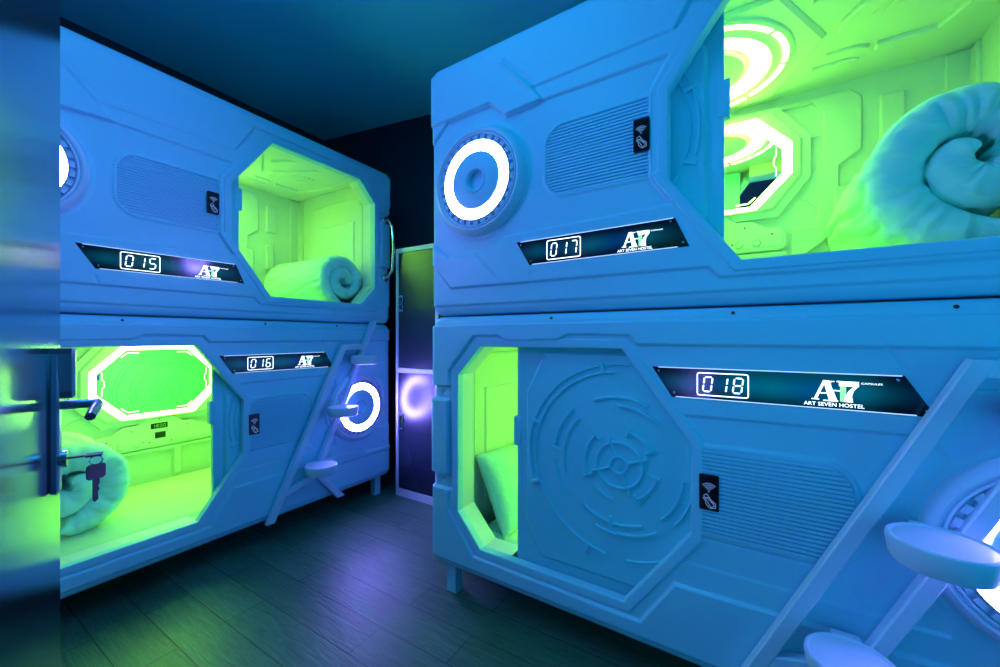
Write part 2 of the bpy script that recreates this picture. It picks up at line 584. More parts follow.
def hole_plate(m, outer, inner, y):
    """planar rectangle with a hole, as triangles"""
    bm = bmesh.new()
    es = []
    for lp in (outer, inner):
        vs = [bm.verts.new((a, y, b)) for a, b in lp]
        es += [bm.edges.new((vs[i], vs[(i + 1) % len(vs)])) for i in range(len(vs))]
    bmesh.ops.triangle_fill(bm, edges=es, use_beauty=True)
    bm.verts.index_update()
    m.add([tuple(v.co) for v in bm.verts], [tuple(v.index for v in f.verts) for f in bm.faces])
    bm.free()


def vent_grille(name, outline, parent):
    m = MB()
    x0 = min(p[0] for p in outline); x1 = max(p[0] for p in outline)
    y0 = min(p[1] for p in outline); y1 = max(p[1] for p in outline)
    n = len(outline)

    def span(v):
        xs = []
        for i in range(n):
            a = outline[i]; b = outline[(i + 1) % n]
            if (a[1] > v) != (b[1] > v):
                xs.append(a[0] + (v - a[1]) * (b[0] - a[0]) / (b[1] - a[1]))
        return (min(xs), max(xs)) if xs else None
    k = int((y1 - y0) / .0118); p = (y1 - y0) / k
    for i in range(k):
        v = y0 + (i + .5) * p
        s = span(v)
        if not s: continue
        a, b = s
        sec = [(.0100, v - p * .50), (.0000, v - p * .44), (.0000, v + p * .14), (.0100, v + p * .24)]
        m.loft([[(a, y, z) for y, z in sec], [(b, y, z) for y, z in sec]])
    bk = [(a, b) for a, b in outline]
    m.plate(bk, -.0108, -.0085)
    return m.build(name, M_SHELL, parent)


def card_reader(parent, u0, u1, v0, v1, h):
    m = MB()
    m.plate(rrect(u0, u1, v0, v1, .004, 3), h - .012, h, .0015)
    o = m.build('card_reader', M_BLACK, parent)
    o['label'] = 'glossy black card reader with wave symbol'
    s = MB()
    cx = (u0 + u1) / 2; W = u1 - u0; HH = v1 - v0
    c = (cx, v0 + HH * .54)
    s.plate(circle(c, W * .045, 12), h, h + .0008)
    for r in (.14, .24, .34, .44):
        s.arc(c, W * r, R(42), R(138), W * .045, h, h + .0008, bev=.0002)
    # hand holding a card
    card = [(cx - W * .27, v0 + HH * .40), (cx - W * .10, v0 + HH * .46), (cx + W * .28, v0 + HH * .16), (cx + W * .11, v0 + HH * .09)]
    hand = [(cx - W * .30, v0 + HH * .34), (cx - W * .02, v0 + HH * .36), (cx + W * .32, v0 + HH * .22), (cx + W * .34, v0 + HH * .10), (cx + W * .05, v0 + HH * .07),
            (cx - W * .14, v0 + HH * .17), (cx - W * .18, v0 + HH * .27)]
    for poly in (card, hand):
        for i in range(len(poly)):
            s.bar(poly[i], poly[(i + 1) % len(poly)], W * .04, h, h + .0008, bev=.0001)
    for k in range(3):
        a = (cx + W * (.02 + k * .09), v0 + HH * (.30 - .045 * k)); b = (a[0] - W * .13, a[1] + HH * .05)
        s.bar(a, b, W * .035, h, h + .0008, bev=.0001)
    sy = s.build('contactless_symbol', M_ICON, o)
    return o


SEG = {'0': 'abcdef', '1': 'bc', '5': 'afgcd', '6': 'afgedc', '7': 'abc', '8': 'abcdefg'}


def digit(m, ch, x, y, w, hh, h0, h1, t=.0042, sl=.12):
    def P(a, b): return (x + a * w + b * hh * sl, y + b * hh)
    g = .004
    seg = {'a': ((0, 1), (1, 1)), 'b': ((1, 1), (1, .5)), 'c': ((1, .5), (1, 0)), 'd': ((0, 0), (1, 0)),
           'e': ((0, .5), (0, 0)), 'f': ((0, 1), (0, .5)), 'g': ((0, .5), (1, .5))}
    for s in SEG[ch]:
        p = Vector(P(*seg[s][0])); q = Vector(P(*seg[s][1])); d = (q - p).normalized(); n = Vector((-d.y, d.x)) * t / 2
        p += d * g * .5; q -= d * g * .5
        poly = [p, p + d * t / 2 - n, q - d * t / 2 - n, q, q - d * t / 2 + n, p + d * t / 2 + n]
        m.plate([(a.x, a.y) for a in poly], h0, h1)


def sign_panel(parent, para, box, logo, h, number):
    """para TL,TR,BR,BL; box (u0,u1,v0,v1); logo (u0, v0, scale)"""
    m = MB()
    m.plate(para[::-1], h - .006, h + .002, .0008)
    o = m.build('sign_panel', M_SIGN, parent)
    o['label'] = 'dark backlit sign panel showing number ' + number
    e = MB()
    tl, tr, br, bl = [Vector(p) for p in para]
    e.bar(tl + Vector((.02, -.0015)), tr + Vector((-.004, -.0015)), .0028, h + .0018, h + .003)
    e.bar(bl + Vector((.012, .0015)), br + Vector((-.035, .0015)), .0028, h + .0018, h + .003)
    build_each(e, 'lit_edge', M_EDGE, o)
    d = MB()
    u0, u1, v0, v1 = box
    rr = rrect(u0, u1, v0, v1, .008, 4)
    ri = offset_poly(rr, -.0032)
    d.loft([[FRONT(a, b, h + .002) for a, b in rr], [FRONT(a, b, h + .0032) for a, b in rr],
            [FRONT(a, b, h + .0032) for a, b in ri], [FRONT(a, b, h + .002) for a, b in ri]], False, False)
    W = u1 - u0; HH = v1 - v0
    for i, ch in enumerate(number):
        digit(d, ch, u0 + W * (.12 + .29 * i), v0 + HH * .19, W * .16, HH * .62, h + .002, h + .0032)
    d.build('number_display', M_TEXT, o)
    g = MB(); gg = MB()
    lx, ly, sc = logo
    def q(px, py): return (lx + (px - 125) / 530 * .099 * sc, ly + (475 - py - (px - 380) * -.035) / 240 * .056 * sc)
    def P(mb, pts, lift=0): mb.plate([q(*p) for p in pts], h + .002, h + .003 + lift)
    P(g, [(150, 450), (185, 452), (285, 245), (262, 225)], .0002)
    P(g, [(262, 225), (325, 228), (425, 470), (330, 468)], .0004)
    P(g, [(125, 440), (215, 444), (215, 455), (125, 451)])
    P(g, [(262, 456), (430, 462), (430, 474), (262, 468)])
    P(g, [(205, 368), (300, 372), (300, 384), (203, 380)])
    P(g, [(300, 232), (388, 236), (388, 246), (300, 242)])
    P(g, [(370, 338), (452, 342), (452, 354), (370, 350)])
    P(g, [(415, 232), (470, 236), (470, 250), (415, 246)], .0002)
    P(g, [(440, 235), (655, 244), (655, 300), (440, 292)], .0004)
    P(g, [(655, 290), (600, 345), (580, 410), (592, 478), (498, 474), (506, 415), (545, 350), (605, 294)], .0006)
    P(gg, [(325, 244), (352, 246), (352, 300), (345, 285)])
    P(gg, [(452, 290), (518, 294), (515, 474), (452, 470)])
    text_mesh(g, 'ART SEVEN HOSTEL', lx - .017 * sc, lx + .110 * sc, ly - .0132 * sc, .0100 * sc, h, h + .003)
    text_mesh(g, 'CAPSULES', lx + .1035 * sc, lx + .145 * sc, ly + .0505 * sc, .0045 * sc, h, h + .003)
    lg = g.build('hostel_lettering', M_TEXT, o)
    gg.build('pale_lettering', M_TEXTG, o)
    s = MB()
    for p in ((.02, -.014), (-.012, -.012)):
        pass
    for c in (tl + Vector((.022, -.014)), tr + Vector((-.012, -.012)), br + Vector((-.018, .014)), bl + Vector((.008, .014))):
        s.lathe([(.0035, h + .002), (.0035, h + .004), (.002, h + .005)], c, n=12, cap1=True)
    build_each(s, 'screw', M_SCREW, o)
    return o


def ring_light(parent, c):
    m = MB()
    # stepped rim
    m.lathe([(.236, -.004), (.233, .006), (.224, .026), (.218, .032), (.211, .035), (.206, .033), (.203, .027), (.201, .027), (.199, .033), (.195, .034),
             (.192, .030), (.191, .013), (.172, .013), (.171, .032), (.168, .032), (.168, .010)], c, n=128)
    for k in range(30):
        a = 2 * PI * (k + .5) / 30
        m.arc(c, .1815, a - R(3.6), a + R(3.6), .021, .012, .030, bev=.003, seg=2)
    rim = m.build('ring_light', M_LADDER, parent, autos=30)
    rim['label'] = 'round wall light with toothed rim'
    l = MB()
    l.lathe([(.168, .012), (.168, .026), (.165, .028), (.126, .028), (.123, .026), (.123, .012)], c, n=128)
    l.build('light_ring', M_RING, rim, autos=30)
    h = MB()
    h.lathe([(.123, .026), (.122, .031), (.118, .033), (.054, .033), (.052, .036), (.046, .036), (.041, .030), (.040, .012), (0.001, .012)], c, n=96, cap1=True)
    h.build('centre_disc', M_SHELL, rim, autos=30)
    d = MB()
    for k in range(12):
        a = 2 * PI * (k + .3) / 12
        p = (c[0] + .145 * math.cos(a), c[1] + .145 * math.sin(a))
        d.plate([(p[0] + .004 * math.cos(a + t), p[1] + .004 * math.sin(a + t)) for t in (0, 2.1, 4.2)], .028, .0295)
    build_each(d, 'indicator_dot', M_TEXTG, rim)
    return rim


def mir(poly): return [(POD_L - a, b) for a, b in reversed(poly)]


def sliding_door(parent, x, flip=False):
    """moulded panel; local u 0..0.97, slides behind the front shell"""
    w = .97
    m = MB()
    z0, z1 = .06, 1.08
    out = [(0, z0), (w, z0), (w, z1), (0, z1)]
    m.plate(out, -.0720, -.0500, .003)      # slab  y .050 to .072
    # raised centre field, long chamfers; also on the inner side
    fld = [(.12, .165), (.86, .165), (.93, .28), (.93, .86), (.82, 1.0), (.13, 1.0), (.045, .83), (.045, .30)]
    m.plate(fld, -.052, -.038, .012)
    m.plate(fld, -.070, -.0765, .005)
    # edge pull tab
    m.plate([(-.016, .60), (.02, .60), (.02, .72), (-.016, .72)], -.078, -.046, .003)
    c = (.430, .594)
    rotations = [((lambda a, b, h: (a, -h, b)), -.0390, -.0295), ((lambda a, b, h: (a, h, b)), .0755, .0850)]
    for T, h0, h1 in rotations:
        A = lambda r, a0, a1, wd=.012: m.arc(c, r, R(a0), R(a1), wd, h0, h1, T, .0028)
        m.arc(c, .03, 0, 2 * PI, .008, h0, h1, T, .0025)
        m.plate(circle(c, .012, 16), h0, h1, .002, T)
        A(.082, 0, 360, .010)
        for k in range(4):
            a = R(20 + 90 * k)
            m.bar((c[0] + .034 * math.cos(a), c[1] + .034 * math.sin(a)), (c[0] + .105 * math.cos(a), c[1] + .105 * math.sin(a)), .008, h0, h1, T)
        A(.128, 130, 205); A(.128, 30, 75, .008); A(.128, 300, 350); A(.128, 225, 262, .008)
        for a in (130, 205, 30, 75, 300, 350):
            t = R(a); m.bar((c[0] + .108 * math.cos(t), c[1] + .108 * math.sin(t)), (c[0] + .145 * math.cos(t), c[1] + .145 * math.sin(t)), .010, h0, h1, T)
        A(.215, 135, 196); A(.255, 132, 172); A(.252, 184, 212); A(.215, 48, 92); A(.245, 66, 112)
        m.bar((c[0] - .215, c[1] + .02), (c[0] - .262, c[1] + .03), .009, h0, h1, T)
        A(.215, 232, 292, .009); A(.248, 268, 302); A(.250, 250, 268, .007)
        m.bar((c[0] - .03, c[1] - .19), (c[0] - .03, c[1] - .235), .012, h0, h1, T)
        A(.335, 92, 262, .007); A(.362, 84, 196, .007); A(.335, 275, 330, .006); A(.335, 25, 60, .006)
        A(.215, 312, 355, .009); A(.25, 318, 345, .006)
        for a in (100, 160, 200, 250):
            t = R(a); m.bar((c[0] + .335 * math.cos(t), c[1] + .335 * math.sin(t)), (c[0] + .375 * math.cos(t), c[1] + .375 * math.sin(t)), .014, h0, h1, T)
    if flip:
        m.v = [(w - a, b, z) for a, b, z in m.v]
    o = m.build('sliding_door', M_DOOR, parent, autos=25)
    o.location = (x, 0, 0)
    return o


def octo(c, sx, sy, cx, cy):
    return [(c[0] - sx + cx, c[1] - sy), (c[0] + sx - cx, c[1] - sy), (c[0] + sx, c[1] - sy + cy), (c[0] + sx, c[1] + sy - cy),
            (c[0] + sx - cx, c[1] + sy), (c[0] - sx + cx, c[1] + sy), (c[0] - sx, c[1] + sy - cy), (c[0] - sx, c[1] - sy + cy)]


def liner(parent, op, mirrored, door_edge):
    m = MB()
    x0, x1, y0, y1, z0, z1 = U_A, U_B, .03, W_BACK, V_FLOOR, V_TOP
    # inside faces of the box
    q = [(x0, y0, z0), (x1, y0, z0), (x1, y1, z0), (x0, y1, z0), (x0, y0, z1), (x1, y0, z1), (x1, y1, z1), (x0, y1, z1)]
    m.add(q, [(0, 1, 2, 3), (4, 7, 6, 5), (2, 6, 7, 3), (0, 3, 7, 4), (1, 5, 6, 2)])
    # inner front wall on the side away from the parked door (drawn for the lower pods)
    xe = .90
    G = (lambda p: p) if mirrored else (lambda p: mir(p))
    jamb = [(xe, .133), (.285, .133), (.161, .272), (.161, .884), (.285, 1.015), (xe, 1.015)]
    cpl = G([(x0, z0), (xe, z0)] + jamb + [(xe, z1), (x0, z1)])
    m.plate(cpl, -.122, -.084, .002)
    # the sill and jamb between the front and the inner wall, up to the edge of the door
    xs = door_edge
    strip = [(min(a, xs), b) for a, b in [(xs, .133), (.285, .133), (.161, .272), (.161, .884), (.285, 1.015), (xs, 1.015)]]
    sp = G(strip)
    m.loft([[(a, .030, b) for a, b in sp], [(a, .086, b) for a, b in sp]], False, False, closed=False)
    F = (lambda p: mir(p)) if mirrored else (lambda p: p)
    BK = lambda a, b, h: (a, W_BACK - h, b)
    CE = lambda a, b, h: (a, b, V_TOP - h)
    EA = lambda a, b, h: (U_A + h, a, b)
    EB = lambda a, b, h: (U_B - h, a, b)
    P = lambda poly, h, T, bev=.006, h0=-.004: m.plate(F(poly) if T in (BK, CE) else poly, h0, h, bev, T)
    # back wall relief (drawn for the upper pods)
    P([(.35, .30), (.62, .30), (.66, .36), (.66, .95), (.60, 1.03), (.30, 1.03), (.30, .40)], .012, BK)
    P([(1.54, .40), (1.62, .46), (1.62, .70), (1.70, .76), (1.70, 1.0), (1.66, 1.045), (1.10, 1.045), (1.02, 1.02), (1.52, 1.02), (1.56, .97), (1.56, .80), (1.54, .74)], .014, BK)
    P([(1.76, .46), (1.82, .46), (1.82, .66), (1.76, .66)], .016, BK)
    P([(1.76, .76), (1.84, .76), (1.84, .98), (1.76, .98)], .016, BK)
    P([(1.96, .1), (2.04, .1), (2.04, 1.08), (1.96, 1.08)], .012, BK)
    P([(1.44, .13), (1.50, .13), (1.50, .30), (1.60, .38), (1.60, .43), (1.44, .43)], .020, BK)
    P([(1.60, .60), (1.66, .60), (1.66, .42), (1.72, .36), (1.72, .13), (1.66, .13), (1.66, .34), (1.60, .40)], .022, BK)
    for pts in ([(1.52, .86), (1.60, .865), (1.63, .89), (1.70, .89)], [(1.52, .70), (1.57, .70), (1.60, .73), (1.68, .73)], [(1.42, .60), (1.50, .56), (1.56, .50)]):
        pts = [(POD_L - a, b) if mirrored else (a, b) for a, b in pts]
        for a, b in zip(pts[:-1], pts[1:]): m.bar(a, b, .007, -.002, .005, BK)
    # shelf ledge and niche under the control panel
    P([(.70, .12), (.74, .12), (.74, .30), (.98, .30), (.98, .12), (1.02, .12), (1.02, .30), (1.42, .30), (1.42, .325), (.66, .325), (.66, .12)], .03, BK)
    # ceiling relief
    P([(1.523, .60), (1.36, .96), (.80, .96), (.637, .60), (.80, .27), (1.36, .27)], .016, CE, .012)
    P([(1.555, .60), (1.60, .60), (1.66, .52), (1.83, .20), (1.78, .16), (1.62, .45), (1.56, .54)], .02, CE)
    P([(1.60, .16), (1.66, .16), (1.50, .42), (1.46, .38)], .022, CE)
    P([(1.70, .80), (1.90, .80), (1.99, .60), (1.99, .16), (1.95, .16), (1.95, .58), (1.87, .76), (1.70, .76)], .018, CE)
    P([(1.54, .74), (1.64, .74), (1.68, .765), (1.68, .785), (1.54, .76)], .010, CE)
    P([(1.50, .82), (1.62, .82), (1.66, .84), (1.66, .855), (1.50, .84)], .010, CE)
    for k in range(4):
        P([(1.70 + .035 * k, .45), (1.715 + .035 * k, .45), (1.665 + .035 * k, .56), (1.65 + .035 * k, .56)], .008, CE, .003)
    P([(.20, .20), (.50, .20), (.58, .34), (.58, .86), (.50, .95), (.20, .95)], .015, CE)
    # end walls
    for T in (EA, EB):
        P([(.17, .14), (.92, .14), (.92, .60), (.80, .74), (.80, .98), (.24, .98), (.17, .90)], .010, T)
        P([(.26, .18), (.74, .18), (.74, .70), (.66, .80), (.26, .80)], .018, T)
        P([(.30, .22), (.70, .22), (.70, .68), (.64, .76), (.30, .76)], .010, T, .005)
        P([(.95, .1), (1.015, .1), (1.015, 1.08), (.95, 1.08)], .014, T)
        P([(.14, .93), (.20, .93), (.26, 1.0), (.26, 1.07), (.14, 1.07)], .02, T)
    return m.build('interior_liner', M_LINER, parent, autos=25)


def mirror_unit(parent, mirrored):
    c = (1.106, .767)
    if mirrored: c = (POD_L - c[0], c[1])
    BK = lambda a, b, h: (a, W_BACK - h, b)
    m = MB()
    outer = octo(c, .410, .275, .13, .175); mid = octo(c, .335, .238, .150, .162); inn = octo(c, .296, .205, .135, .145)
    prof = [(outer, -.003), (offset_poly(outer, -.004), .030), (offset_poly(outer, -.035), .034), (offset_poly(outer, -.045), .052), (mid, .056), (mid, .030)]
    m.loft([[BK(a, b, h) for a, b in p] for p, h in prof], False, False)
    o = m.build('mirror_frame', M_LINER, parent, autos=25)
    s = MB()
    s.loft([[BK(a, b, .045) for a, b in mid], [BK(a, b, .05) for a, b in offset_poly(mid, -.004)], [BK(a, b, .05) for a, b in offset_poly(inn, .004)], [BK(a, b, .030) for a, b in inn]], False, False)
    s.build('light_strip', M_GREEN, o)
    g = MB()
    g.plate(offset_poly(inn, .002), .018, .030, 0, BK)
    g.build('mirror_glass', M_MIRROR, o)
    # thin lit accent lines inside the glass corners
    a = MB()
    for sx in (-1, 1):
        for sy in (-1, 1):
            p = [(c[0] + sx * .10, c[1] + sy * .187), (c[0] + sx * .155, c[1] + sy * .187), (c[0] + sx * .185, c[1] + sy * .160)]
            for i in range(2): a.bar(p[i], p[i + 1], .006, .030, .032, BK, .0005)
        p = [(c[0] + sx * .272, c[1] + .07), (c[0] + sx * .272, c[1] + .03), (c[0] + sx * .262, c[1] + .015), (c[0] + sx * .262, c[1] - .015), (c[0] + sx * .272, c[1] - .03), (c[0] + sx * .272, c[1] - .07)]
        for i in range(5): a.bar(p[i], p[i + 1], .005, .030, .032, BK, .0005)
    build_each(a, 'accent_light', M_GSOFT, o)
    return o


def control_panel(parent, mirrored):
    BK = lambda a, b, h: (a, W_BACK - h, b)
    X = (lambda u: u) if mirrored else (lambda u: POD_L - u)
    # outline traced for the lower pods
    pl = [(.76, .33), (1.40, .33), (1.42, .36), (1.42, .40), (1.36, .43), (1.30, .435), (1.24, .475), (1.18, .485), (1.13, .53), (1.00, .535), (.95, .49), (.88, .485), (.82, .44), (.76, .435), (.74, .40), (.74, .35)]
    m = MB()
    m.plate([(X(a), b) for a, b in pl], -.002, .040, .006, BK)
    m.plate([(X(a), b) for a, b in offset_poly(pl, -.018)], .039, .043, .002, BK)
    o = m.build('control_panel', M_LINER, parent, autos=25)
    d = MB()
    for (a, b, v0, v1) in ((1.01, 1.099, .452, .488), (1.032, 1.088, .388, .428)):
        d.plate([(X(a), v0), (X(b), v0), (X(b), v1), (X(a), v1)], .042, .046, .001, BK)
    dd = d.build('display', M_DISPLAY, o)
    t = MB()
    x = 1.018
    for i, ch in enumerate('1800'):
        dx = .019 if i < 2 else .021
        xx = 1.02 + .019 * i
        TT = (lambda a, b, h: (a, W_BACK - h, b))
        if mirrored:
            for s in SEG[ch]:
                pass
        mm = MB()
        digit(mm, ch, 0, 0, .010, .020, .046, .0468, .003, 0)
        for vtx in mm.v: pass
        o0 = len(t.v)
        t.v += [(X(xx) + (vx if mirrored else vx - .010), W_BACK - (-vy), .460 + vz) for vx, vy, vz in mm.v]
        t.f += [tuple(k + o0 for k in f) for f in mm.f]
    t.build('display_digits', M_DISPTXT, dd)
    for u in (.865, .94, 1.171, 1.234, 1.31):
        k = MB()
        r = .019 if u != 1.31 else .010
        k.lathe([(r, .040), (r, .052), (r * .8, .056), (r * .75, .052), (r * .3, .052)], (X(u), .372), BK, 24, cap1=True)
        k.build('knob', M_LINER, o, autos=30)
    h = MB()
    for (u, v) in ((.80, .41), (.97, .375), (1.055, .512), (1.12, .36), (1.21, .452), (1.35, .405), (1.005, .368), (.915, .455)):
        h.plate(circle((X(u), v), .004, 10), .042, .0445, 0, BK)
    build_each(h, 'screw_hole', M_HOLE, o)
    return o


def ceiling_lamp(parent, mirrored):
    c = (1.09, .60)
    if mirrored: c = (POD_L - c[0], c[1])
    CE = lambda a, b, h: (a, b, V_TOP - h)
    m = MB()
    m.lathe([(.335, .014), (.333, .024), (.325, .028), (.272, .028), (.262, .034), (.258, .034), (.255, .024), (.165, .018), (.160, .030), (.150, .034), (.02, .034)], c, CE, 96, cap1=True)
    o = m.build('ceiling_lamp', M_LINER, parent, autos=30)
    l = MB()
    l.lathe([(.250, .026), (.245, .032), (.195, .032), (.185, .026)], c, CE, 96)
    l.build('light_ring', M_GREEN, o)
    s = MB()
    for k in range(8):
        a = 2 * PI * k / 8 + .2
        s.arc(c, .305, a + .035, a + 2 * PI / 8 - .035, .020, .027, .031, CE, .001)
    build_each(s, 'light_segment', M_GREEN, o)
    return o


def leg(parent, x, y, h):
    m = MB()
    m.box(x - .026, x + .026, y - .026, y + .026, -h, .03, .003)
    return m.build('leg', M_SHELL, parent)


# ---- the two kinds of pod, one shared set of meshes each
VENT_U = rrect(.600, .986, .447, .709, .080, 8, (1, 0, 0, 1))
VENT_L = rrect(1.138, 1.508, .437, .706, .080, 8, (0, 1, 1, 0))
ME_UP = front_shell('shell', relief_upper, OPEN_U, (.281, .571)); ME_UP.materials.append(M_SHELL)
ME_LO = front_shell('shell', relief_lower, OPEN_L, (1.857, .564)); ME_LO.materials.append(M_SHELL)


def pod(upper, loc, rz, label, number, door_x):
    root = empty('capsule_pod', loc, rz)
    tag(root, label, 'capsule bed', 'capsule pods')
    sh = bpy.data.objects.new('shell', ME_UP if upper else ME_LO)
    col.objects.link(sh); sh.parent = root
    if upper:
        opening_frame('opening_frame', OPEN_U, -.007, root)
        vent_grille('vent_grille', VENT_U, root)
        card_reader(root, .936, .988, .530, .640, .013)
        sign_panel(root, [(.4725, .2835), (1.067, .288), (1.110, .190), (.532, .186)], (.608, .747, .197, .273), (.897, .207, .92), .007, number)
        ring_light(root, (.281, .571))
        sliding_door(root, door_x - .97, True)
        liner(root, OPEN_U, False, POD_L - door_x - .02); mirror_unit(root, False); control_panel(root, False); ceiling_lamp(root, False)
        g = MB()
        g.tube([(2.095, -.0, .345), (2.095, -.050, .350), (2.095, -.090, .40), (2.095, -.105, .56), (2.095, -.090, .72), (2.095, -.050, .775), (2.095, -.0, .780)], .0105, 12)
        for v in (.345, .780):
            g.lathe([(.028, -.01), (.028, .018), (.020, .024)], (2.095, v), n=20, cap1=True)
        g.build('grab_handle', M_CHROME, root, autos=40)
    else:
        opening_frame('opening_frame', OPEN_L, .004, root)
        vent_grille('vent_grille', VENT_L, root)
        card_reader(root, 1.137, 1.192, .515, .627, .004)
        sign_panel(root, [(.9945, .958), (1.603, .959), (1.660, .859), (1.056, .861)], (1.130, 1.270, .872, .945), (1.417, .881, 1.0), -.003, number)
        for bu in (.62, 1.229, 1.694):
            bh = MB(); bh.plate(circle((bu, 1.130), .005, 12), -.02, -.006)
            bh.build('bolt_hole', M_HOLE, root)
        ring_light(root, (1.857, .564))
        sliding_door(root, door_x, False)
        liner(root, OPEN_L, True, door_x - .02); mirror_unit(root, True); control_panel(root, True); ceiling_lamp(root, True)
        for x in (.095, 2.066):
            for y in (.06, 1.0): leg(root, x, y, .135)
    return root


L_LOC, L_ROT = (-2.3105, -.0165), R(90)
R_LOC, R_ROT = (-1.2518, 1.413), R(-1.09)
Z_LO, Z_UP = .135, 1.2915

pod_016 = pod(False, (*L_LOC, Z_LO), L_ROT, 'lower white capsule pod numbered 016 with its mirror and light frame showing', '016', .985)
pod_018 = pod(False, (*R_LOC, Z_LO), R_ROT, 'lower white capsule pod numbered 018, its sliding door nearly shut', '018', .443)
pod_015 = pod(True, (*L_LOC, Z_UP), L_ROT, 'upper white capsule pod numbered 015 with steel grab handle at its end', '015', 1.11)
pod_017 = pod(True, (*R_LOC, Z_UP), R_ROT, 'upper white capsule pod numbered 017 stacked above pod 018', '017', 1.203)


def in_pod(p, rootloc, rz):
    c, s = math.cos(rz), math.sin(rz)
    return (rootloc[0] + p[0] * c - p[1] * s, rootloc[1] + p[0] * s + p[1] * c, p[2])


# ------------------------------------------------------------------ bedding
def mattress(loc, rz, z, label):
    m = MB()
    x0, x1, y0, y1, z0, z1 = .145, 2.02, .128, .95, .052, .125
    nx, ny = 60, 26
    rings = []
    top = []
    vs = []; fs = []
    for j in range(ny + 1):
        for i in range(nx + 1):
            x = x0 + (x1 - x0) * i / nx; y = y0 + (y1 - y0) * j / ny
            d = min(x - x0, x1 - x, y - y0, y1 - y); r = .025
            k = max(0, r - d)
            zz = z1 - (r - math.sqrt(max(r * r - k * k, 0))) + .004 * noise.noise(Vector((x * 5, y * 9, z)))
            vs.append((x, y, zz))
    for j in range(ny):
        for i in range(nx):
            a = j * (nx + 1) + i
            fs.append((a, a + 1, a + nx + 2, a + nx + 1))
    border = list(range(nx + 1)) + [j * (nx + 1) + nx for j in range(1, ny + 1)] + [ny * (nx + 1) + i for i in range(nx - 1, -1, -1)] + [j * (nx + 1) for j in range(ny - 1, 0, -1)]
    n0 = len(vs)
    for b in border: vs.append((vs[b][0], vs[b][1], z0))
    for i in range(len(border)):
        j = (i + 1) % len(border)
        fs.append((border[j], border[i], n0 + i, n0 + j))
    fs.append(tuple(reversed(range(n0, len(vs)))))
    m.add(vs, fs)
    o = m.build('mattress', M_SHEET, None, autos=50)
    o.location = (loc[0], loc[1], z); o.rotation_euler = (0, 0, rz)
    tag(o, label, 'mattress')
    return o


mattress(L_LOC, L_ROT, Z_LO, 'sheet-covered mattress beneath the curled duvet inside pod 016')
mattress(R_LOC, R_ROT, Z_LO, 'sheet-covered mattress under the pillow inside pod 018')
mattress(L_LOC, L_ROT, Z_UP, 'mattress under the tight round duvet roll inside pod 015')
mattress(R_LOC, R_ROT, Z_UP, 'mattress under the big duvet roll inside pod 017')


def duvet(loc, rz, z, cu, rad, w0, length, turns, thick, seed, label, start=0.0, flat=.9, direction=1, tail=0.0):
    """quilt rolled up: a soft slab swept along a spiral; axis runs into the pod"""
    per = thick * 0.98
    r_out = rad - thick / 2
    r_in = max(.014, r_out - per * turns)
    nth = int(turns * 130)
    m = MB(); rings = []
    na, ne = 26, 9
    for k in range(nth + 1):
        f = k / nth
        th = start + direction * 2 * PI * turns * f
        r = r_in + (r_out - r_in) * f
        c = Vector((math.cos(th) * r, math.sin(th) * r * flat))
        th2 = th + direction * .05
        r2 = r + (r_out - r_in) / (turns * 2 * PI) * .05
        t = (Vector((math.cos(th2) * r2, math.sin(th2) * r2 * flat)) - c).normalized()
        nrm = Vector((t.y, -t.x)) * direction
        if tail and f > .96: pass
        endk = min(1.0, math.sqrt(max(0.02, min(f, 1 - f) * turns * 9)))
        T = thick * .545 * endk * min(1, .70 + f * turns * .6)
        sag = .018 * noise.noise(Vector((seed, f * 9, 3)))
        ring = []
        for side in (1, -1):
            for i in range(na + 1):
                s = i / na if side == 1 else 1 - i / na
                y = w0 + T + sag + (length - 2 * T) * s
                puff = 1.0 + .05 * math.cos(2 * PI * s * 3) + .10 * noise.noise(Vector((seed + 5, th * 2.4, s * 2)))
                ex = min(s, 1 - s) * length
                wr = .016 * math.exp(-ex / .12) * noise.noise(Vector((th * r * 24, seed, s * 3))) + .003 * noise.noise(Vector((th * r * 14, seed + 4, s * 1.5)))
                rg1 = 1 - abs(noise.noise(Vector((th * r * 6 + .3 * math.sin(s * 5 + seed), seed + 2, s * .6 + side))))
                pinch = 1 - .24 * max(0, rg1 - .80) / .20 * min(1, T / .05)
                off = side * T * max(.5, puff) * pinch * (.93 if ex < .03 else 1.0) + wr * side
                p = c + nrm * off
                ring.append((p.x, y, p.y))
            # rounded end
            for i in range(1, ne):
                a = PI * i / ne
                s = 1 if side == 1 else 0
                base = w0 + sag + (length - T if side == 1 else T)
                off = side * T * math.cos(a)
                bul = T * math.sin(a) * (1.0 + .30 * noise.noise(Vector((th * r * 22, seed + 9, a))))
                y = base + (bul if side == 1 else -bul)
                p = c + nrm * off
                ring.append((p.x, y, p.y))
        rings.append(ring)
    m.loft(rings, True, True)
    zmin = min(v[2] for v in m.v)
    floor_z = .127
    m.v = [(v[0] + cu, v[1], v[2] - zmin + floor_z) for v in m.v]
    # settle: press the underside flat
    m.v = [(x, y, max(zz, floor_z) if zz > floor_z + .012 else floor_z + (zz - floor_z) * .4) for x, y, zz in m.v]
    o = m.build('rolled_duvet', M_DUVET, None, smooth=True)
    o.location = (loc[0], loc[1], z); o.rotation_euler = (0, 0, rz)
    tag(o, label, 'duvet', 'rolled duvets')
    return o


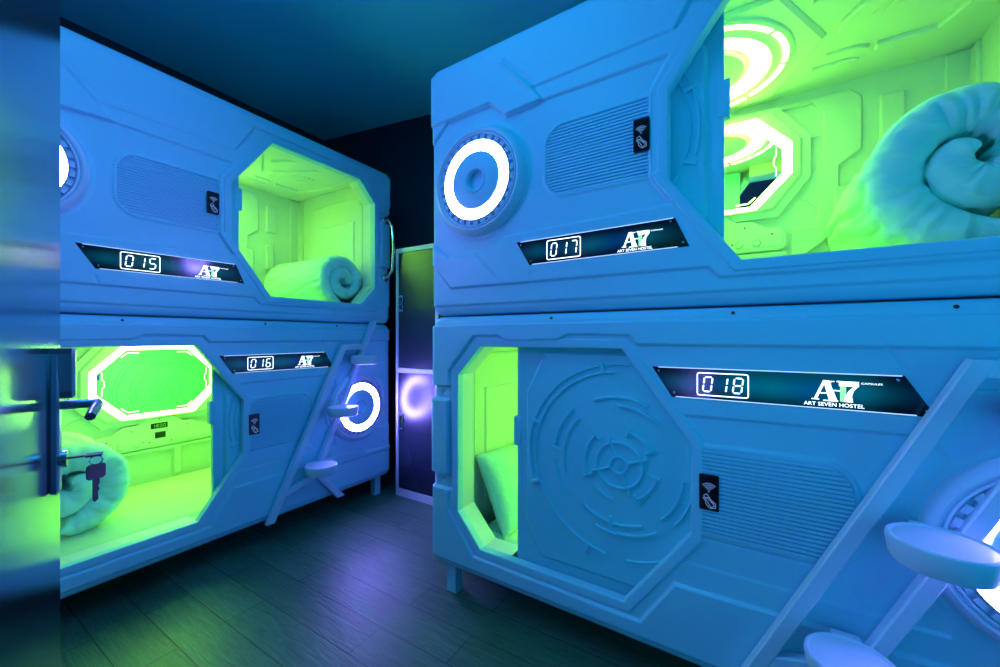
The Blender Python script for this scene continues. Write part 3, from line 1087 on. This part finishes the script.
duvet(L_LOC, L_ROT, Z_UP, 1.865, .212, .14, .76, 1.8, .082, 1.3, 'duvet rolled tight with a round blue end, inside upper pod 015', start=-.5, flat=1.0)
duvet(R_LOC, R_ROT, Z_UP, 1.784, .253, .15, .80, 1.5, .122, 4.1, 'large rolled duvet with thick loose folds, inside upper pod 017', start=1.9, flat=1.08)
duvet(L_LOC, L_ROT, Z_LO, .52, .255, .32, .64, 1.45, .122, 8.7, 'plump green-lit duvet curled beside the door handle, inside lower pod 016', start=1.1, flat=.98, direction=-1)


def pillow():
    nx, ny = 40, 28
    W, H, T = .62, .40, .074
    vs = []; fs = []
    for side in (1, -1):
        for j in range(ny + 1):
            for i in range(nx + 1):
                a = 2 * i / nx - 1; b = 2 * j / ny - 1
                pin = 1 - .05 * (abs(a) ** 2) * (1 - abs(b) ** 2) * 0 - .06 * (1 - abs(a) ** 6) * (b * b) * 0
                x = a * W / 2 * (1 - .05 * (1 - b * b)); z = b * H / 2 * (1 - .07 * (1 - a * a))
                t = (max(0, 1 - a ** 4) * max(0, 1 - b ** 4)) ** .55
                w = .010 * noise.noise(Vector((x * 16, z * 16, side * 3))) * t
                w += .006 * math.sin(x * 140 + 5 * noise.noise(Vector((x * 9, 2, side)))) * max(0, abs(b) - .72) * 3.2
                vs.append((x, side * (T * t + .003) + w, z))
    n1 = (nx + 1) * (ny + 1)
    for s in (0, 1):
        for j in range(ny):
            for i in range(nx):
                a = s * n1 + j * (nx + 1) + i
                q = (a, a + 1, a + nx + 2, a + nx + 1)
                fs.append(q if s else tuple(reversed(q)))
    border = list(range(nx + 1)) + [j * (nx + 1) + nx for j in range(1, ny + 1)] + [ny * (nx + 1) + i for i in range(nx - 1, -1, -1)] + [j * (nx + 1) for j in range(ny - 1, 0, -1)]
    for i in range(len(border)):
        j = (i + 1) % len(border)
        fs.append((border[i], border[j], n1 + border[j], n1 + border[i]))
    m = MB(); m.add(vs, fs)
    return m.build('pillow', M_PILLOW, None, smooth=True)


pw = pillow()
ppos = in_pod((.236, .462, 0), R_LOC, R_ROT)
pw.location = (ppos[0], ppos[1], Z_LO + .30)
# long side runs into the pod, leaning back on the end wall
pw.rotation_euler = (Matrix.Rotation(R_ROT, 3, 'Z') @ Matrix.Rotation(R(-24), 3, 'Y') @ Matrix.Rotation(R(90), 3, 'Z')).to_euler()
tag(pw, 'white pillow leaning on the end wall just inside the opening of pod 018', 'pillow')


# ------------------------------------------------------------------ ladders
def ladder(loc, rz, label):
    root = empty('step_ladder', (loc[0], loc[1], Z_LO), rz)
    tag(root, label, 'ladder', 'white step ladders')
    B = Z_LO

    def rail(name, p, q, wd, h0=-.012, h1=.048):
        m = MB()
        d = Vector((q[0] - p[0], q[1] - p[1])).normalized()
        poly = [(p[0], p[1]), (p[0] + wd, p[1]), (q[0] + wd, q[1]), (q[0], q[1])]
        m.plate(poly, .014, h1, .004)
        return m.build(name, M_LADDER, root)
    rail('rail', (1.212, -.004), (1.702, 1.006), .043)
    rail('rail', (1.482, .170), (1.952, 1.172), .040)
    for poly, nm in (([(1.66, .955), (1.965, .985), (1.965, 1.005), (1.668, 1.005)][:4], 'cross_bar'),
                     ([(1.30, .118), (1.50, .165), (1.52, .21), (1.325, .158)], 'cross_bar')):
        m = MB()
        if poly[0][0] > 1.6: poly = [(1.682, .962), (1.866, .966), (1.885, 1.006), (1.702, 1.006)]
        m.plate(poly, .016, .0465, .004)
        m.build(nm, M_LADDER, root)
    m = MB()
    m.plate([(1.50, .19), (1.545, .19), (1.72, -.005), (1.665, -.005)], .018, .046, .004)
    m.build('foot_brace', M_LADDER, root)
    for (u, v, sw) in ((1.475, .42, -.140), (1.622, .750, -.152), (1.808, 1.065, -.135)):
        s = MB()
        T = lambda a, b, h: (a, b, h)
        z = v - B
        s.lathe([(.068, z - .060), (.080, z - .056), (.086, z - .045), (.091, z - .012), (.090, z - .003), (.086, z), (.082, z - .001), (.079, z - .004), (.001, z - .0035)],
                (u + .004, sw), T, 64, cap0=True, cap1=True)
        st = s.build('round_step', M_LADDER, root, autos=35)
        b = MB()
        b.plate([(u - .02, z - .055), (u + .04, z - .055), (u + .04, z - .012), (u - .02, z - .012)], .014, .07, .002)
        b.build('step_bracket', M_LADDER, st)
    return root


ladder(L_LOC, L_ROT, 'white slanted ladder with three round steps on the front of pod 016')
ladder(R_LOC, R_ROT, 'white slanted ladder with large round steps in front of pod 018')


# ------------------------------------------------------------------ locker
def locker():
    x0, y0, wd, n, ht, dp = -2.225, 2.118, .40, 2, 1.852, .36
    root = empty('locker_cabinet', (x0, y0, 0))
    tag(root, 'tall dark locker cabinet with pale frame between the two pod stacks', 'locker')
    f = MB(); t = .024
    f.box(0, n * wd, .012, dp, 0.0, ht, .002)
    f.box(0, t, 0, .02, 0, ht); f.box(n * wd - t, n * wd, 0, .02, 0, ht)
    for k in range(1, n): f.box(k * wd - t / 2, k * wd + t / 2, 0, .02, 0, ht)
    for z0_, z1_ in ((0, .055), (.925, .957), (ht - .032, ht)):
        f.box(t, n * wd - t, 0.0005, .02, z0_, z1_)
    f.build('frame', M_LOCKFR, root)
    for k in range(n):
        for z0_, z1_ in ((.058, .922), (.960, ht - .035)):
            d = MB()
            a = (t if k == 0 else k * wd + t / 2) + .002; b = ((k + 1) * wd - (t if k == n - 1 else t / 2)) - .002
            d.box(a, b, .003, .02, z0_, z1_, .002)
            dd = d.build('locker_door', M_LOCKDR, root)
            zc = 1.44 if z0_ > .5 else .56
            h = MB()
            h.box(a + .012, a + .052, -.004, .004, zc - .06, zc + .06, .002)
            h.box(a + .018, a + .032, -.020, -.003, zc - .045, zc + .045, .003)
            h.box(a + .036, a + .046, -.010, -.003, zc - .012, zc + .012, .002)
            h.build('latch', M_CHROME, dd)
    return root


locker()

# ------------------------------------------------------------------ room shell
CH = 3.08


def struct(name, m, material, parent=None, **kw):
    o = m.build(name, material, parent, **kw)
    if parent is None: o['kind'] = 'structure'
    return o


def slab(pts, z0, z1): 
    m = MB(); m.plate(pts, z0, z1, 0, lambda a, b, h: (a, b, h)); return m


corner = (-3.42, 2.34)
ang = R(9.4)
bx1 = 1.9; by1 = corner[1] + (bx1 - corner[0]) * math.tan(ang)
FY = -.14
room = [(-3.42, FY), (bx1, FY), (bx1, by1), corner]
fl = [(-3.6, -2.2), (2.1, -2.2), (2.1, 3.5), (-3.6, 3.5)]
struct('floor', slab(fl, -.08, 0), M_FLOOR)
struct('ceiling', slab(fl, CH, CH + .08), M_CEIL)
m = MB(); m.box(-3.55, -3.42, FY, 2.5, 0, CH); struct('wall_left', m, M_WALLD)
m = MB(); m.plate([(corner[0] - .1, corner[1] - .016), (bx1 + .1, by1 + .016), (bx1 + .1, by1 + .15), (corner[0] - .1, corner[1] + .12)], 0, CH, 0, lambda a, b, h: (a, b, h))
struct('wall_back', m, M_WALLD)
m = MB(); m.box(bx1, bx1 + .12, FY - .1, by1 - .0, 0, CH); struct('wall_right', m, M_WALLD)
DX0, DX1, DH = -.22, .70, 2.10
m = MB()
m.box(-3.55, DX0, FY - .12, FY, 0, CH); m.box(DX1, bx1, FY - .12, FY, 0, CH); m.box(DX0, DX1, FY - .12, FY, DH, CH)
struct('wall_front', m, M_WALLD)

# ------------------------------------------------------------------ open entrance door (brushed steel), hardware and keys
E0 = Vector((-1.063, .192)); dv = Vector((math.cos(R(161.58)), math.sin(R(161.58))))   # free edge, direction towards it
nvv = Vector((-dv.y, dv.x)) * -1                                                # face normal, into the room
door = MB()
DW = .88
# local frame: x along the door from the free edge to the hinges, y = away from the seen face, z up
door.box(0, DW, 0, .045, .01, 2.62, .001)
d1 = struct('door_1', door, M_BRUSH)
rot = math.atan2(-dv.y, -dv.x)
d1.location = (E0.x, E0.y, 0); d1.rotation_euler = (0, 0, rot)
# which side is the camera on? local -y or +y
cam_local = Matrix.Rotation(-rot, 2) @ (Vector((0, 0)) - E0)
S = 1 if cam_local.y > 0 else -1
if S == 1:
    for v in d1.data.vertices: v.co.y -= .045
YF = 0.0


def DB(m, x0, x1, h0, h1, z0, z1, bev=0.0):
    y0, y1 = sorted((YF + S * h0, YF + S * h1)); m.box(x0, x1, y0, y1, z0, z1, bev)


lp = MB()
DB(lp, .067, .093, 0, .012, .930, 1.160, .003)
plate_o = lp.build('lock_plate', M_DARKSTEEL, d1)
bx = MB()
sec = [(.074, 1.088), (.086, 1.088), (.090, 1.100), (.093, 1.164), (.090, 1.173), (.070, 1.173), (.067, 1.164), (.070, 1.100)]
TD = lambda a, b, h: (a, YF + S * h, b)
bx.plate(sec, 0, .030, .004, TD)
bx.build('lock_case', M_DARKSTEEL, d1)
lv = MB()
lv.tube([(.080, YF + S * .010, 1.076), (.080, YF + S * .054, 1.076)], .0075, 16)
lv.tube([(.070, YF + S * .054, 1.076), (.10, YF + S * .058, 1.075), (.14, YF + S * .058, 1.071), (.175, YF + S * .057, 1.066)], [.007, .0075, .0075, .0065], 14)
lv.build('lever_handle', M_DARKSTEEL, d1, autos=40)
cy = MB()
cy.tube([(.080, YF + S * .010, .985), (.080, YF + S * .020, .985)], .014, 20)
cy.build('key_cylinder', M_CHROME, d1, autos=40)


def key_mesh(bow_r=.013, L=.036):
    m = MB()
    T = lambda a, b, h: (a, h, b)
    m.plate(rrect(-bow_r, bow_r, -bow_r * 1.3, bow_r * .7, .005, 4), -.0013, .0013, .0004, T)
    m.plate([(-.0045, -bow_r * 1.3), (.0045, -bow_r * 1.3), (.0045, -bow_r * 1.3 - L), (.002, -bow_r * 1.3 - L - .004), (-.003, -bow_r * 1.3 - L), (-.002, -.04), (-.0045, -.036), (-.0025, -.030), (-.0045, -.025)][::-1], -.001, .001, 0, T)
    return m


ko = empty('key_bunch')
tag(ko, 'bunch of two dark keys hanging from the entrance door lock', 'keys')
ko.location = d1.matrix_basis @ Vector((.080, YF + S * .020, .985)); ko.rotation_euler = (0, 0, rot)
k1 = MB()
k1.box(-.003, .003, min(0, S * .022), max(0, S * .022), -.0012, .0012)
k1.box(-.010, .010, min(S * .022, S * .042), max(S * .022, S * .042), -.0015, .0015)
k1.build('inserted_key', M_KEY, ko)
rg = MB()
rg.tube([(0, S * .034 + .008 * math.cos(a), -.010 + .008 * math.sin(a)) for a in [2 * PI * i / 20 for i in range(21)]], .001, 8)
rg.build('key_ring', M_CHROME, ko)
k2 = key_mesh()
k2o = k2.build('hanging_key', M_KEY, ko)
k2o.location = (0, S * .034, -.026); k2o.rotation_euler = (0, 0, R(-60))
